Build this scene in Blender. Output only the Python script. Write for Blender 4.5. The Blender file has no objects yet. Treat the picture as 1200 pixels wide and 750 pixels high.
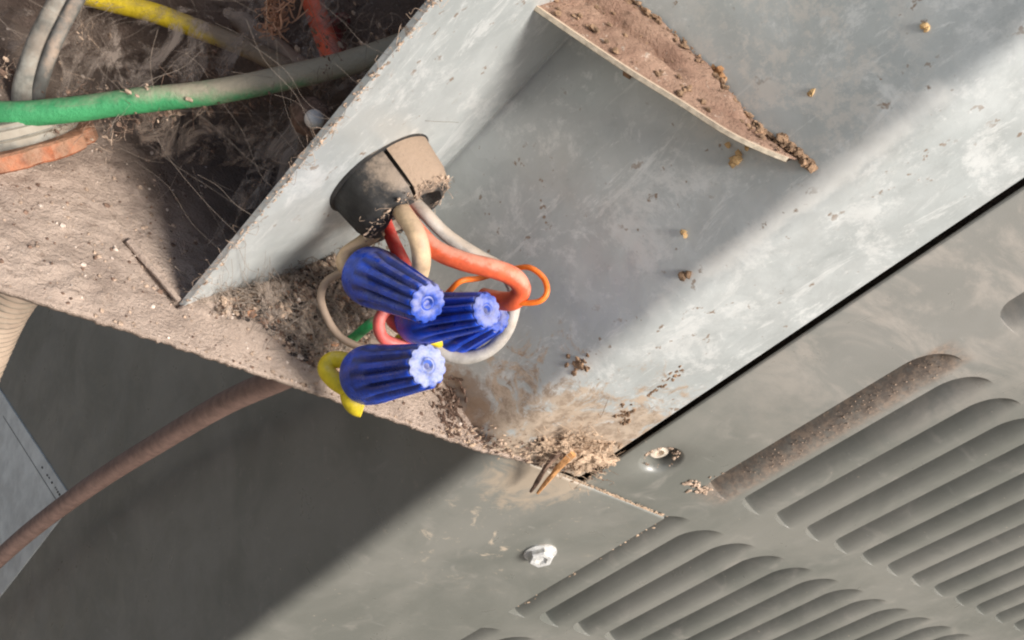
import bpy, bmesh, math, random
import numpy as np
from mathutils import Vector, Matrix, noise as mn

# ---------------------------------------------------------------- units, camera, light
# Plans are drawn in "u" (1 u = 0.704 mm). z up, y runs into the cabinet, x along the louvered panel.
S = 0.000704
FPX = 1050.0                      # focal length for a 1200 px wide frame
CAM = np.array([-179.50, -144.23, 150.18])
A = np.array([[0.75233049, -0.09743468, 0.65154073],
              [0.38542768, -0.73697334, -0.55526192],
              [0.53426991, 0.6688623, -0.51689349]])   # rows: camera right, down, forward
SUN = Vector((0.345, -0.575, 0.742)).normalized()          # towards the sun
SUN_STRENGTH, SUN_ANGLE, SKY_STRENGTH, EXPOSURE = 3.4, 20.0, 0.070, 0.84

scene = bpy.context.scene
COL = scene.collection
cd = bpy.data.cameras.new('camera'); co = bpy.data.objects.new('camera', cd); COL.objects.link(co)
cd.sensor_width = 36; cd.lens = 36 * FPX / 1200; cd.clip_start = 0.002; cd.clip_end = 400
co.matrix_world = Matrix([[A[0][i], -A[1][i], -A[2][i], CAM[i] * S] for i in range(3)] + [[0, 0, 0, 1]])
scene.camera = co
scene.cycles.filter_width = 2.1
scene.view_settings.view_transform = 'Standard'; scene.view_settings.look = 'None'
scene.view_settings.gamma = 1; scene.view_settings.exposure = EXPOSURE

world = bpy.data.worlds.new('World'); scene.world = world; world.use_nodes = True
wt = world.node_tree; bg = wt.nodes['Background']; sk = wt.nodes.new('ShaderNodeTexSky')
sk.sky_type = 'NISHITA'; sk.sun_disc = False
sk.sun_elevation = math.asin(SUN.z); sk.sun_rotation = math.atan2(SUN.x, SUN.y)
sk.dust_density = 3.0
wt.links.new(sk.outputs[0], bg.inputs[0]); bg.inputs[1].default_value = SKY_STRENGTH
sd = bpy.data.lights.new('sun', 'SUN'); sd.energy = SUN_STRENGTH; sd.angle = math.radians(SUN_ANGLE); sd.color = (1, 0.96, 0.91)
so = bpy.data.objects.new('sun', sd); COL.objects.link(so); so.rotation_euler = SUN.to_track_quat('Z', 'Y').to_euler()

# ---------------------------------------------------------------- survey helpers: where a sight line meets a surface
def ray(px, py): return A.T @ np.array([(px - 600) / FPX, (py - 375) / FPX, 1.0])
def at(px, py, d): return CAM + ray(px, py) * d                       # at a depth
def onax(px, py, ax, v):
    r = ray(px, py); return CAM + r * ((v - CAM[ax]) / r[ax])
def onpl(px, py, n, p0):
    n = np.asarray(n, float); r = ray(px, py); return CAM + r * ((n @ (np.asarray(p0) - CAM)) / (n @ r))
def bear(px, py, x):                                                  # plan point on a bearing, at a given x
    r = ray(px, py); t = (x - CAM[0]) / r[0]; return np.array([x, CAM[1] + r[1] * t, 0.0])

F = onax(215, 360, 2, 0)             # plan corners of the folded post
C1 = bear(595, 112, -83.0)
C2 = onax(572, 526, 2, 0)
G = onax(684, 559, 2, 0)
def vn(a, b):
    n = np.array([(b[1] - a[1]), -(b[0] - a[0]), 0.0]); return n / np.linalg.norm(n)
NF, NW, NS = vn(F, C1), vn(C1, C2), vn(C2, G)                          # outward normals: flange, web, strip
def flange(px, py, off=0): return onpl(px, py, NF, F + NF * off)
def web(px, py, off=0): return onpl(px, py, NW, C1 + NW * off)
def strip(px, py, off=0): return onpl(px, py, NS, C2 + NS * off)
def shelf(px, py, off=0): return onax(px, py, 2, off)
def panel(px, py, off=0): return onax(px, py, 1, -off)
ND = np.array([-0.95, -0.312, 0.0]); D0 = np.array([-33.0, 0, 0])
def dark(px, py, off=0): return onpl(px, py, ND, D0 + ND * off)

# ---------------------------------------------------------------- mesh helpers
def link(name, me, parent=None):
    o = bpy.data.objects.new(name, me); COL.objects.link(o)
    if parent: o.parent = parent
    return o
def mesh(name, V, Fc, mat, parent=None, angle=35, smooth=True):
    off = np.array(parent.location) if parent else np.zeros(3)
    me = bpy.data.meshes.new(name)
    me.from_pydata([tuple(np.asarray(v, float) * S - off) for v in V], [], Fc)
    me.materials.append(mat)
    bm = bmesh.new(); bm.from_mesh(me); bmesh.ops.recalc_face_normals(bm, faces=bm.faces); bm.to_mesh(me); bm.free()
    if smooth:
        me.polygons.foreach_set('use_smooth', [True] * len(me.polygons)); me.set_sharp_from_angle(angle=math.radians(angle))
    me.update()
    return link(name, me, parent)
def tag(o, label=None, cat=None, group=None, kind=None):
    if label: o['label'] = label
    if cat: o['category'] = cat
    if group: o['group'] = group
    if kind: o['kind'] = kind
    return o
def thing(name, label, cat, loc, group=None):
    o = bpy.data.objects.new(name, None); COL.objects.link(o); o.empty_display_size = 0.004
    o.location = tuple(np.asarray(loc, float) * S)
    return tag(o, label, cat, group)
class MB:
    def __init__(s): s.V = []; s.F = []
    def add(s, V, Fc):
        b = len(s.V); s.V += [tuple(v) for v in V]; s.F += [tuple(i + b for i in f) for f in Fc]
    def build(s, name, mat, parent=None, **k): return mesh(name, s.V, s.F, mat, parent, **k)
def spline(P, n):
    P = [np.asarray(p, float) for p in P]; P = [2 * P[0] - P[1]] + P + [2 * P[-1] - P[-2]]; out = []
    for i in range(1, len(P) - 2):
        a, b, c, d = P[i - 1:i + 3]
        for k in range(n):
            t = k / n
            out.append(.5 * (2 * b + (c - a) * t + (2 * a - 5 * b + 4 * c - d) * t * t + (3 * b - a - 3 * c + d) * t ** 3))
    out.append(P[-2]); return out
def tube(P, r, seg=12, n=8, cap=True, wob=0.0, curve=True, seed=0.0):
    Q = spline(P, n) if curve else [np.asarray(p, float) for p in P]
    N = len(Q); R = r if callable(r) else (lambda t: r)
    V = []; up = None
    for i, q in enumerate(Q):
        t = Q[min(i + 1, N - 1)] - Q[max(i - 1, 0)]; t = t / (np.linalg.norm(t) + 1e-9)
        if up is None:
            up = np.cross(t, [0.3, 0.2, 1]); up = up / np.linalg.norm(up)
        up = up - t * (up @ t); up = up / (np.linalg.norm(up) + 1e-9); sd_ = np.cross(t, up)
        for k in range(seg):
            a = 2 * math.pi * k / seg; rr = R(i / (N - 1))
            if wob: rr *= 1 + wob * mn.noise(Vector((q[0] * .12 + seed, q[1] * .12 + k * .7, q[2] * .12)))
            V.append(q + (up * math.cos(a) + sd_ * math.sin(a)) * rr)
    Fc = [(i * seg + k, i * seg + (k + 1) % seg, (i + 1) * seg + (k + 1) % seg, (i + 1) * seg + k) for i in range(N - 1) for k in range(seg)]
    if cap: Fc += [tuple(range(seg))[::-1], tuple((N - 1) * seg + k for k in range(seg))]
    return V, Fc
def frame(ax):
    ax = np.asarray(ax, float); ax = ax / np.linalg.norm(ax)
    u = np.cross(ax, [0.1, 0.2, 1.0]); u /= np.linalg.norm(u); return ax, u, np.cross(ax, u)
def lathe(o, ax, prof, seg=32, rf=None, caps=(True, True), a0=0.0, a1=None):
    """prof: list of (distance along the axis, radius); rf(angle, i) scales the radius"""
    ax, u, v = frame(ax); V = []; full = a1 is None; m = seg if full else seg + 1
    for i, (h, r) in enumerate(prof):
        for k in range(m):
            a = a0 + (2 * math.pi if full else a1 - a0) * k / seg
            V.append(np.asarray(o) + ax * h + (u * math.cos(a) + v * math.sin(a)) * r * (rf(a, i) if rf else 1))
    Fc = [(i * m + k, i * m + (k + 1) % m, (i + 1) * m + (k + 1) % m, (i + 1) * m + k) for i in range(len(prof) - 1) for k in range(m if full else m - 1)]
    if full:
        if caps[0]: Fc.append(tuple(range(m))[::-1])
        if caps[1]: Fc.append(tuple((len(prof) - 1) * m + k for k in range(m)))
    return V, Fc
def prism(poly, nrm, th):
    """planar polygon extruded by th against nrm"""
    n = len(poly); P = [np.asarray(p, float) for p in poly]; Q = [p - np.asarray(nrm) * th for p in P]
    return P + Q, [tuple(range(n)), tuple(range(2 * n - 1, n - 1, -1))] + [(i, (i + 1) % n, n + (i + 1) % n, n + i) for i in range(n)]
rnd = random.Random(7)
def chunk(p, r, flat=1.0, nrm=(0, 0, 1), elong=1.0):
    """a small irregular crumb"""
    t = (1 + 5 ** .5) / 2
    B = [(-1, t, 0), (1, t, 0), (-1, -t, 0), (1, -t, 0), (0, -1, t), (0, 1, t), (0, -1, -t), (0, 1, -t), (t, 0, -1), (t, 0, 1), (-t, 0, -1), (-t, 0, 1)]
    Fi = [(0, 11, 5), (0, 5, 1), (0, 1, 7), (0, 7, 10), (0, 10, 11), (1, 5, 9), (5, 11, 4), (11, 10, 2), (10, 7, 6), (7, 1, 8), (3, 9, 4), (3, 4, 2), (3, 2, 6), (3, 6, 8), (3, 8, 9), (4, 9, 5), (2, 4, 11), (6, 2, 10), (8, 6, 7), (9, 8, 1)]
    ax, u, v = frame(nrm); th = rnd.uniform(0, 6.28); c, s = math.cos(th), math.sin(th)
    V = []
    for b in B:
        k = rnd.uniform(.6, 1.25) * r / 1.9
        x, y = b[0] * k * elong, b[1] * k
        V.append(np.asarray(p) + u * (x * c - y * s) + v * (x * s + y * c) + ax * b[2] * k * flat)
    return V, Fi
def blob(p, rx, ry, rz, nrm, seed, seg=26, amp=.45):
    ax, u, v = frame(nrm); V = []
    for i in range(seg // 2 + 1):
        for k in range(seg):
            t = math.pi * i / (seg // 2); a = 2 * math.pi * k / seg
            d = Vector((math.sin(t) * math.cos(a), math.sin(t) * math.sin(a), math.cos(t)))
            h = 1 + amp * mn.fractal(d * 1.7 + Vector((seed, 0, 0)), .9, 2.0, 5)
            V.append(np.asarray(p) + (u * d.x * rx + v * d.y * ry + ax * d.z * rz) * h)
    return V, [(i * seg + k, i * seg + (k + 1) % seg, (i + 1) * seg + (k + 1) % seg, (i + 1) * seg + k) for i in range(seg // 2) for k in range(seg)]
def fibre(p, q, sag, r=.12, seg=3, n=6):
    p = np.asarray(p, float); q = np.asarray(q, float); k = np.linalg.norm(q - p)
    m = [p, p * .66 + q * .34 + np.array([rnd.gauss(0, sag) * k, rnd.gauss(0, sag) * k, rnd.gauss(0, sag) * k - sag * k * .5]),
         p * .33 + q * .67 + np.array([rnd.gauss(0, sag) * k, rnd.gauss(0, sag) * k, rnd.gauss(0, sag) * k - sag * k * .5]), q]
    return tube(m, r, seg=seg, n=n, cap=False)

# ---------------------------------------------------------------- material helpers
class Mat:
    def __init__(s, name):
        s.m = bpy.data.materials.new(name); s.m.use_nodes = True; s.t = s.m.node_tree; s.b = s.t.nodes['Principled BSDF']
        g = s.t.nodes.new('ShaderNodeNewGeometry'); s.geo = g
        v = s.t.nodes.new('ShaderNodeVectorMath'); v.operation = 'SCALE'; v.inputs['Scale'].default_value = 1 / S
        s.t.links.new(g.outputs['Position'], v.inputs[0]); s.pos = v.outputs[0]
    def L(s, a, b):
        if hasattr(a, 'is_output'): s.t.links.new(a, b)
        else: b.default_value = a
    def n(s, t, **kw):
        nd = s.t.nodes.new(t)
        for k, v in kw.items(): setattr(nd, k, v)
        return nd
    def noise(s, sc, det=6, ro=.6, dist=0.0, vec=None):
        nd = s.n('ShaderNodeTexNoise'); s.L(vec or s.pos, nd.inputs['Vector'])
        nd.inputs['Scale'].default_value = sc; nd.inputs['Detail'].default_value = det; nd.inputs['Roughness'].default_value = ro; nd.inputs['Distortion'].default_value = dist
        return nd.outputs['Fac']
    def vor(s, sc, feat='F1', out='Distance', rand=1.0):
        nd = s.n('ShaderNodeTexVoronoi', feature=feat); s.L(s.pos, nd.inputs['Vector']); nd.inputs['Scale'].default_value = sc; nd.inputs['Randomness'].default_value = rand
        return nd.outputs[out]
    def stretch(s, vec3):
        nd = s.n('ShaderNodeVectorMath', operation='MULTIPLY'); s.L(s.pos, nd.inputs[0]); nd.inputs[1].default_value = vec3; return nd.outputs[0]
    def mth(s, op, a, b=0.0, clamp=False):
        nd = s.n('ShaderNodeMath', operation=op, use_clamp=clamp); s.L(a, nd.inputs[0]); s.L(b, nd.inputs[1]); return nd.outputs[0]
    def step(s, f, lo, hi, a=0.0, b=1.0):
        nd = s.n('ShaderNodeMapRange', interpolation_type='SMOOTHSTEP'); s.L(f, nd.inputs[0])
        for i, v in enumerate((lo, hi, a, b)): nd.inputs[i + 1].default_value = v
        return nd.outputs[0]
    def mix(s, f, a, b):
        nd = s.n('ShaderNodeMix', data_type='RGBA'); s.L(f, nd.inputs[0])
        for v, i in ((a, 6), (b, 7)):
            s.L(v if hasattr(v, 'is_output') else (*v, 1), nd.inputs[i])
        return nd.outputs[2]
    def near(s, p, r0, r1):
        nd = s.n('ShaderNodeVectorMath', operation='DISTANCE'); s.L(s.pos, nd.inputs[0]); nd.inputs[1].default_value = tuple(p)
        return s.step(nd.outputs['Value'], r0, r1, 1, 0)
    def nz(s):
        nd = s.n('ShaderNodeSeparateXYZ'); s.t.links.new(s.geo.outputs['Normal'], nd.inputs[0]); return nd.outputs[2]
    def comp(s, i):
        nd = s.n('ShaderNodeSeparateXYZ'); s.L(s.pos, nd.inputs[0]); return nd.outputs[i]
    def bump(s, h, st=.3, d=1.0):
        nd = s.n('ShaderNodeBump'); nd.inputs['Strength'].default_value = st; nd.inputs['Distance'].default_value = d * S
        s.L(h, nd.inputs['Height']); s.t.links.new(nd.outputs[0], s.b.inputs['Normal'])
    def out(s, col, rough=.6, metal=0.0, spec=.5):
        s.L(col if hasattr(col, 'is_output') else (*col, 1), s.b.inputs['Base Color']); s.L(rough, s.b.inputs['Roughness']); s.L(metal, s.b.inputs['Metallic'])
        s.b.inputs['Specular IOR Level'].default_value = spec
        return s.m

DUST = (.40, .29, .21)
def galv_mat():
    m = Mat('galvanized_steel')
    big = m.noise(.022, 5, .62, .6); mid = m.noise(.09, 6, .68, .5); fine = m.noise(.9, 4, .7)
    c = m.mix(m.step(big, .35, .68), (.46, .483, .468), (.57, .59, .573))
    sp = m.vor(.22, 'F1', 'Color'); spn = m.n('ShaderNodeSeparateColor'); m.L(sp, spn.inputs[0])
    c = m.mix(m.mth('MULTIPLY', spn.outputs[0], .22), c, (.38, .40, .39))                       # zinc spangle
    c = m.mix(m.step(m.noise(.055, 10, .8, .3), .51, .62, 0, .75), c, (.70, .705, .68))            # white oxide bloom
    c = m.mix(m.step(m.noise(.10, 9, .78, .8, m.stretch((1, 1, .35))), .56, .64, 0, .65), c, (.73, .735, .71))   # runs
    c = m.mix(m.step(m.noise(.04, 9, .75, .6, m.stretch((1, 1, .6))), .55, .70, 0, .5), c, (.36, .38, .368))
    scr = m.noise(.5, 5, .7, .3, m.stretch((1, 1, .10)))
    c = m.mix(m.step(scr, .62, .70, 0, .35), c, (.72, .725, .70))
    c = m.mix(m.step(m.noise(.30, 6, .75, .4), .58, .70, 0, .55), c, (.73, .73, .71))
    c = m.mix(m.step(fine, .60, .75, 0, .3), c, (.26, .275, .265))
    crust = m.mth('MULTIPLY', m.near(web(930, 70), 10, 36), m.step(m.noise(.13, 10, .8), .46, .58))
    c = m.mix(m.mth('MULTIPLY', crust, .75), c, (.66, .625, .57))
    dx = m.mth('ADD', m.comp(0), 42.0); dy = m.mth('ADD', m.comp(1), 4.6); dd = m.mth('SQRT', m.mth('ADD', m.mth('MULTIPLY', dx, dx), m.mth('MULTIPLY', dy, dy)))
    bend_glint = m.mth('MULTIPLY', m.step(m.mth('ADD', dd, m.mth('MULTIPLY', m.noise(.16, 6, .75), 5.0)), 3.6, 6.4, 1, 0), m.step(m.noise(.035, 3, .5), .45, .55))
    c = m.mix(m.mth('MULTIPLY', bend_glint, .8), c, (.80, .79, .74))                                   # highlight along the bend, painted into the zinc colour
    speck = m.mth('MULTIPLY', m.step(m.noise(.30, 3, .6), .64, .70), m.step(m.noise(.05, 2, .5), .42, .58))
    c = m.mix(m.mth('MULTIPLY', speck, .85), c, (.26, .18, .12))
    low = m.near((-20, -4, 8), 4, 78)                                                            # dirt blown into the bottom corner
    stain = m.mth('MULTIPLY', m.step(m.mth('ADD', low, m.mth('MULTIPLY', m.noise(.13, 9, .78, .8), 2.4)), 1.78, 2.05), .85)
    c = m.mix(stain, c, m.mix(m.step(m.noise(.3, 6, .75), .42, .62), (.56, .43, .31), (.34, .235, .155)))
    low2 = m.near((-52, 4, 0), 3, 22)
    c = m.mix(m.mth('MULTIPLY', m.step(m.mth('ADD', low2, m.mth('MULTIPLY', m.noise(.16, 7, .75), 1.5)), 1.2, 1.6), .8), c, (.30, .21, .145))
    m.bump(m.mth('ADD', m.mth('MULTIPLY', m.noise(.05, 3, .5), 2.0), m.mth('ADD', m.mth('MULTIPLY', fine, .15), m.mth('MULTIPLY', stain, .5))), .22, 1.0)
    return m.out(c, m.step(mid, .3, .7, .36, .58), .35, .5)
def paint_mat():
    m = Mat('beige_grey_paint')
    big = m.noise(.02, 5, .6, .5); sm = m.noise(.07, 6, .65, 1.0)
    c = m.mix(m.step(big, .35, .65), (.148, .15, .13), (.205, .20, .175))
    c = m.mix(m.step(sm, .55, .75, 0, .45), c, (.30, .277, .24))
    c = m.mix(m.step(m.noise(.045, 7, .7, 1.6, m.stretch((1, 1, .35))), .58, .7, 0, .35), c, (.145, .15, .135))
    c = m.mix(m.step(m.noise(.6, 3, .6), .7, .76, 0, .8), c, (.42, .36, .28))
    scuff = m.mth('MULTIPLY', m.near(panel(585, 625), 8, 48), m.step(m.noise(.10, 8, .75, .8), .56, .66)); c = m.mix(m.mth('MULTIPLY', scuff, .8), c, (.50, .41, .31))
    warm = m.near(panel(1120, 330), 20, 95); c = m.mix(m.mth('MULTIPLY', warm, .55), c, m.mix(m.step(m.noise(.06, 6, .7, .6, m.stretch((.35, 1, 1))), .42, .6), (.27, .26, .24), (.45, .40, .355)))
    dirt = m.mth('ADD', m.near((-12, -2, -8), 2, 34), m.mth('MULTIPLY', m.noise(.13, 7, .75, 1.0), 1.7))
    c = m.mix(m.mth('MULTIPLY', m.step(dirt, 1.25, 1.75), .7), c, (.42, .33, .24))
    x_, z_ = m.comp(0), m.comp(2)
    grime = m.mth('MULTIPLY', m.mth('MULTIPLY', m.step(x_, 36, 39), m.step(x_, 49, 53, 1, 0)), m.mth('MULTIPLY', m.step(z_, 6, 16), m.step(z_, 96, 102, 1, 0)))
    c = m.mix(m.mth('MULTIPLY', grime, m.step(m.noise(.22, 7, .75), .34, .58, .3, .95)), c, m.mix(m.step(m.noise(.5, 6, .75), .42, .6), (.17, .135, .11), (.30, .225, .17)))
    c = m.mix(m.step(m.noise(.5, 5, .7, .3, m.stretch((.12, 1, 1))), .64, .71, 0, .3), c, (.36, .345, .31))
    m.bump(m.mth('ADD', m.mth('MULTIPLY', m.noise(.03, 3, .5), 2.5), m.mth('MULTIPLY', m.noise(1.6, 3, .6), .12)), .25, 1.0)
    return m.out(c, m.step(sm, .3, .7, .27, .44), 0, .6)
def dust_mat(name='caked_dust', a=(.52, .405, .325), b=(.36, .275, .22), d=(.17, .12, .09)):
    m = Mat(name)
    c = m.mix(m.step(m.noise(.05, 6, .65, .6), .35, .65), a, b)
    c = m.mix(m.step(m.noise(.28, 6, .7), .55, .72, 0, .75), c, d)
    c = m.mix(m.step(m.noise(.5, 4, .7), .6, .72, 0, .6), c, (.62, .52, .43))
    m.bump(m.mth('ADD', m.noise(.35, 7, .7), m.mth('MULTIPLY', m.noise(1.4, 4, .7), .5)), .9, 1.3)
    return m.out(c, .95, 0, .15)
def plain(name, col, rough=.6, var=.25, dust=0.0, dcol=DUST, metal=0.0, spec=.4, sc=.25, bump=.25):
    """painted, moulded or drawn material with uneven tone and settled dust"""
    m = Mat(name)
    c = m.mix(m.step(m.noise(sc, 5, .6), .3, .7), tuple(x * (1 - var) for x in col), tuple(min(1, x * (1 + var)) for x in col))
    if dust:
        f = m.mth('ADD', m.mth('MULTIPLY', m.step(m.nz(), -.3, .9), .55), m.mth('MULTIPLY', m.noise(.22, 6, .7), .9))
        c = m.mix(m.mth('MULTIPLY', m.step(f, 1.0 - dust * .75, 1.3 - dust * .75), .5 + .45 * dust), c, dcol)
    c = m.mix(m.step(m.noise(.75, 5, .75), .60, .72, 0, .55), c, tuple(x * .35 + .02 for x in col))
    m.bump(m.noise(.9, 5, .65), bump, .6)
    return m.out(c, m.step(m.noise(.3, 4, .6), .3, .7, rough - .08, rough + .14), metal, spec)

GALV, PAINT, CAKE = galv_mat(), paint_mat(), dust_mat()
def shade_back(mat):  # paints shade into the dust colour, browner towards the back of the shelf
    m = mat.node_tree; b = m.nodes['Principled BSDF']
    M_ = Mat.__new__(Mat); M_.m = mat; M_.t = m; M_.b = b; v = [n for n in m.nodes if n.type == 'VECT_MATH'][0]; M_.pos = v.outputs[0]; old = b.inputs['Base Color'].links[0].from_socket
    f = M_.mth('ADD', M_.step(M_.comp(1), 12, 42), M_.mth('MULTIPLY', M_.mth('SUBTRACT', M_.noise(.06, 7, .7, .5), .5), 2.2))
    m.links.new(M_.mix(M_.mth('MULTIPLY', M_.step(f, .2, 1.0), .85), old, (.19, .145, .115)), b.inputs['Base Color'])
shade_back(CAKE)
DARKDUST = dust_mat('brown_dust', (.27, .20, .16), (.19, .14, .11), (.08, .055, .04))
BLUE = plain('blue_plastic', (.006, .055, .46), .32, .35, .26, (.30, .27, .27), spec=.5)
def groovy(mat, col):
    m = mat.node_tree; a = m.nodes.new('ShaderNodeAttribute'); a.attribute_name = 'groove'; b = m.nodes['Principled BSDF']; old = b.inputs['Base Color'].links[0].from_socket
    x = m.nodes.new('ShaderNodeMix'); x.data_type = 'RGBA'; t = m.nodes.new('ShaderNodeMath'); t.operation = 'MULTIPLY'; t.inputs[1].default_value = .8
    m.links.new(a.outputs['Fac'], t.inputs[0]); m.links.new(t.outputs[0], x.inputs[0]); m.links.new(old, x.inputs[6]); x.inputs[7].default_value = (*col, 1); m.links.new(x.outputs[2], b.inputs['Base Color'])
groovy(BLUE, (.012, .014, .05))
BLUETIP = plain('scuffed_blue_plastic', (.022, .06, .33), .65, .4, .22, (.34, .34, .46), sc=.8)
BLACK = plain('black_nylon', (.022, .021, .020), .55, .4, .30, (.33, .26, .20))
BLACKHALF = plain('worn_black_nylon', (.022, .021, .020), .6, .4, .35, (.36, .275, .205))
BLACKDUSTY = plain('dust_covered_nylon', (.04, .035, .03), .85, .4, .50, (.40, .285, .20), bump=.6)
ORANGE = plain('orange_red_insulation', (.62, .10, .035), .5, .2, .3, (.62, .36, .26))
THINOR = plain('bright_orange_insulation', (.80, .17, .015), .45, .15, .05)
CREAM = plain('cream_insulation', (.52, .37, .225), .6, .25, .35, (.40, .28, .19))
GREYW = plain('grey_insulation', (.36, .33, .29), .6, .25, .3, (.42, .33, .25))
RED = plain('red_insulation', (.50, .035, .025), .5, .25, .15, (.5, .25, .2))
PINKRED = plain('faded_red_insulation', (.62, .11, .09), .5, .2, .15, (.55, .3, .25))
YELLOW = plain('yellow_insulation', (.66, .50, .02), .5, .2, .2, (.62, .50, .28))
GREEN = plain('green_insulation', (.03, .36, .11), .5, .25, .50, (.36, .32, .22))
TANW = plain('dusty_tan_insulation', (.30, .22, .16), .8, .2, .4)
BROWNW = plain('brown_cable_jacket', (.23, .145, .115), .6, .2, .55, (.34, .235, .19))
GREYC = plain('grey_conduit', (.22, .21, .18), .7, .4, .5, (.3, .25, .19))
COPPER = plain('rusty_locknut', (.30, .10, .045), .6, .5, .35, (.36, .22, .14), metal=.2, sc=.3, bump=.8)
WHITEP = plain('white_plastic', (.75, .72, .66), .5, .1, .1)
STEEL = plain('bright_screw_steel', (.60, .59, .56), .55, .2, .25, (.45, .38, .30), metal=.35, sc=.6)
OLDSTEEL = plain('dirty_screw_steel', (.62, .54, .44), .6, .4, .3, metal=.1)
HOSE = plain('tan_corrugated_hose', (.27, .22, .165), .7, .3, .4)
PLATE = plain('grey_rating_plate', (.68, .68, .63), .45, .15, .1, sc=.08)
INK = plain('worn_black_ink', (.05, .05, .045), .7, .3)
MUD = plain('dried_mud', (.24, .15, .09), .95, .5, sc=.6, bump=.9)
STRAW = plain('dry_straw', (.55, .36, .17), .8, .4, sc=.5)
TWIG = plain('orange_twig', (.66, .33, .13), .8, .3, sc=.5, bump=.8)
FLUFF = plain('peach_lint', (.46, .33, .225), .95, .25, sc=.3, bump=.9)
WEB = plain('old_cobweb', (.28, .225, .18), .95, .2)
CRUMBS = [plain('crumb_%s' % n, c, .95, .45, sc=.7) for n, c in (('tan', (.40, .29, .21)), ('brown', (.16, .10, .07)), ('black', (.045, .035, .03)), ('pale', (.55, .45, .37)), ('rust', (.38, .19, .10)))]
BOUNCEM = plain('packed_soil', (.13, .11, .085), .9, .1, sc=.01)

# ---------------------------------------------------------------- unseen soil sheet under the unit, added for bounce light
g0 = MB(); g0.add([(-90000, -90000, -1000), (90000, -90000, -1000), (90000, 90000, -1000), (-90000, 90000, -1000)], [(0, 1, 2, 3)])
tag(g0.build('ground', BOUNCEM, smooth=False), 'bare soil ground far below the cabinet', kind='structure')

# ---------------------------------------------------------------- folded galvanized post
def arc(p0, p1, p2, r, n):
    """fillet of the plan corner p1"""
    a = (p0 - p1) / np.linalg.norm(p0 - p1); b = (p2 - p1) / np.linalg.norm(p2 - p1)
    h = math.acos(max(-1, min(1, a @ b))) / 2; d = r / math.tan(h); c = p1 + (a + b) / np.linalg.norm(a + b) * r / math.sin(h)
    s, e = p1 + a * d - c, p1 + b * d - c; out = []
    w = math.acos(max(-1, min(1, s @ e / r / r)))
    for k in range(n + 1):
        t = k / n; out.append(c + (s * math.sin((1 - t) * w) + e * math.sin(t * w)) / math.sin(w))
    return out
gb = G + np.array([1.2, 14, 0])
plan = [F] + arc(F, C1, C2, 1.4, 4) + arc(C1, C2, G, 8.0, 8) + arc(C2, G, gb, 2.6, 5) + [gb]
full = []
for i in range(len(plan) - 1):
    k = max(1, int(np.linalg.norm(plan[i + 1] - plan[i]) / 4)); full += [plan[i] + (plan[i + 1] - plan[i]) * j / k for j in range(k)]
full.append(plan[-1])
zs = [-.5] + [3 + 6 * i for i in range(46)]
V = []; Fc = []; n = len(full); m = len(zs)
nr = []
for i in range(n):
    d = full[min(i + 1, n - 1)] - full[max(i - 1, 0)]; q = np.array([d[1], -d[0], 0]); nr.append(q / np.linalg.norm(q))
for lay in (0, 1):
    for z in zs:
        for i in range(n):
            w = .9 * mn.noise(Vector((full[i][0] * .025, full[i][1] * .025, z * .02))) if 1 < i < n - 8 else 0
            V.append(full[i] + np.array([0, 0, z]) + nr[i] * (w - 1.3 * lay))
for lay in (0, 1):
    o = lay * n * m
    Fc += [(o + j * n + i, o + j * n + i + 1, o + (j + 1) * n + i + 1, o + (j + 1) * n + i) for j in range(m - 1) for i in range(n - 1)]
K = n * m
Fc += [(j * n, (j + 1) * n, K + (j + 1) * n, K + j * n) for j in range(m - 1)] + [(i, i + 1, K + i + 1, K + i) for i in range(n - 1)]
post = thing('galvanized_post', 'chalky galvanized steel post folded into flange, grey web and pale front strip', 'steel post', F)
mesh('folded_sheet', V, Fc, GALV, post, angle=50)
dF = (C1 - F) / np.linalg.norm(C1 - F); V = []; Fc = []; NZ = 60
for k in range(NZ + 1):                                     # a second sheet lapped on the flange, its cut edge along the fold
    z = .2 + 270 * k / NZ; e = C1 - dF * (1.9 + .25 * mn.noise(Vector((z * .05, 0, 0))))
    for p, o_ in ((e - dF * 57, -1.6), (e - dF * 40, .9), (e - dF * .5, 1.5), (e, 1.2), (e + dF * .02, .15)): V.append(p + NF * (o_ + .15 * mn.noise(Vector((p[0] * .06, z * .04, 2)))) + np.array([0, 0, z]))
Fc = [(k * 5 + i, k * 5 + i + 1, k * 5 + i + 6, k * 5 + i + 5) for k in range(NZ) for i in range(4)]
mesh('lapped_flange', V, Fc, GALV, post, angle=40)
fz = MB()
for i in range(420):
    z = 110 * rnd.random(); p = F + np.array([0, 0, z]) + NF * rnd.uniform(-1.2, .4) + dF * abs(rnd.gauss(0, .5))
    fz.add(*chunk(p, rnd.choice((.12, .18, .25, .4)), .7, NF, 1.6))
for i in range(120):
    z = 110 * rnd.random(); p = F + np.array([0, 0, z]); fz.add(*fibre(p, p + np.array([rnd.gauss(0, 1.2), rnd.gauss(0, 1.2), rnd.gauss(0, 2.2)]), .2, .04, n=3))
o = fz.build('edge_crust', CRUMBS[0], post, angle=40); o['kind'] = 'stuff'

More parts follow.
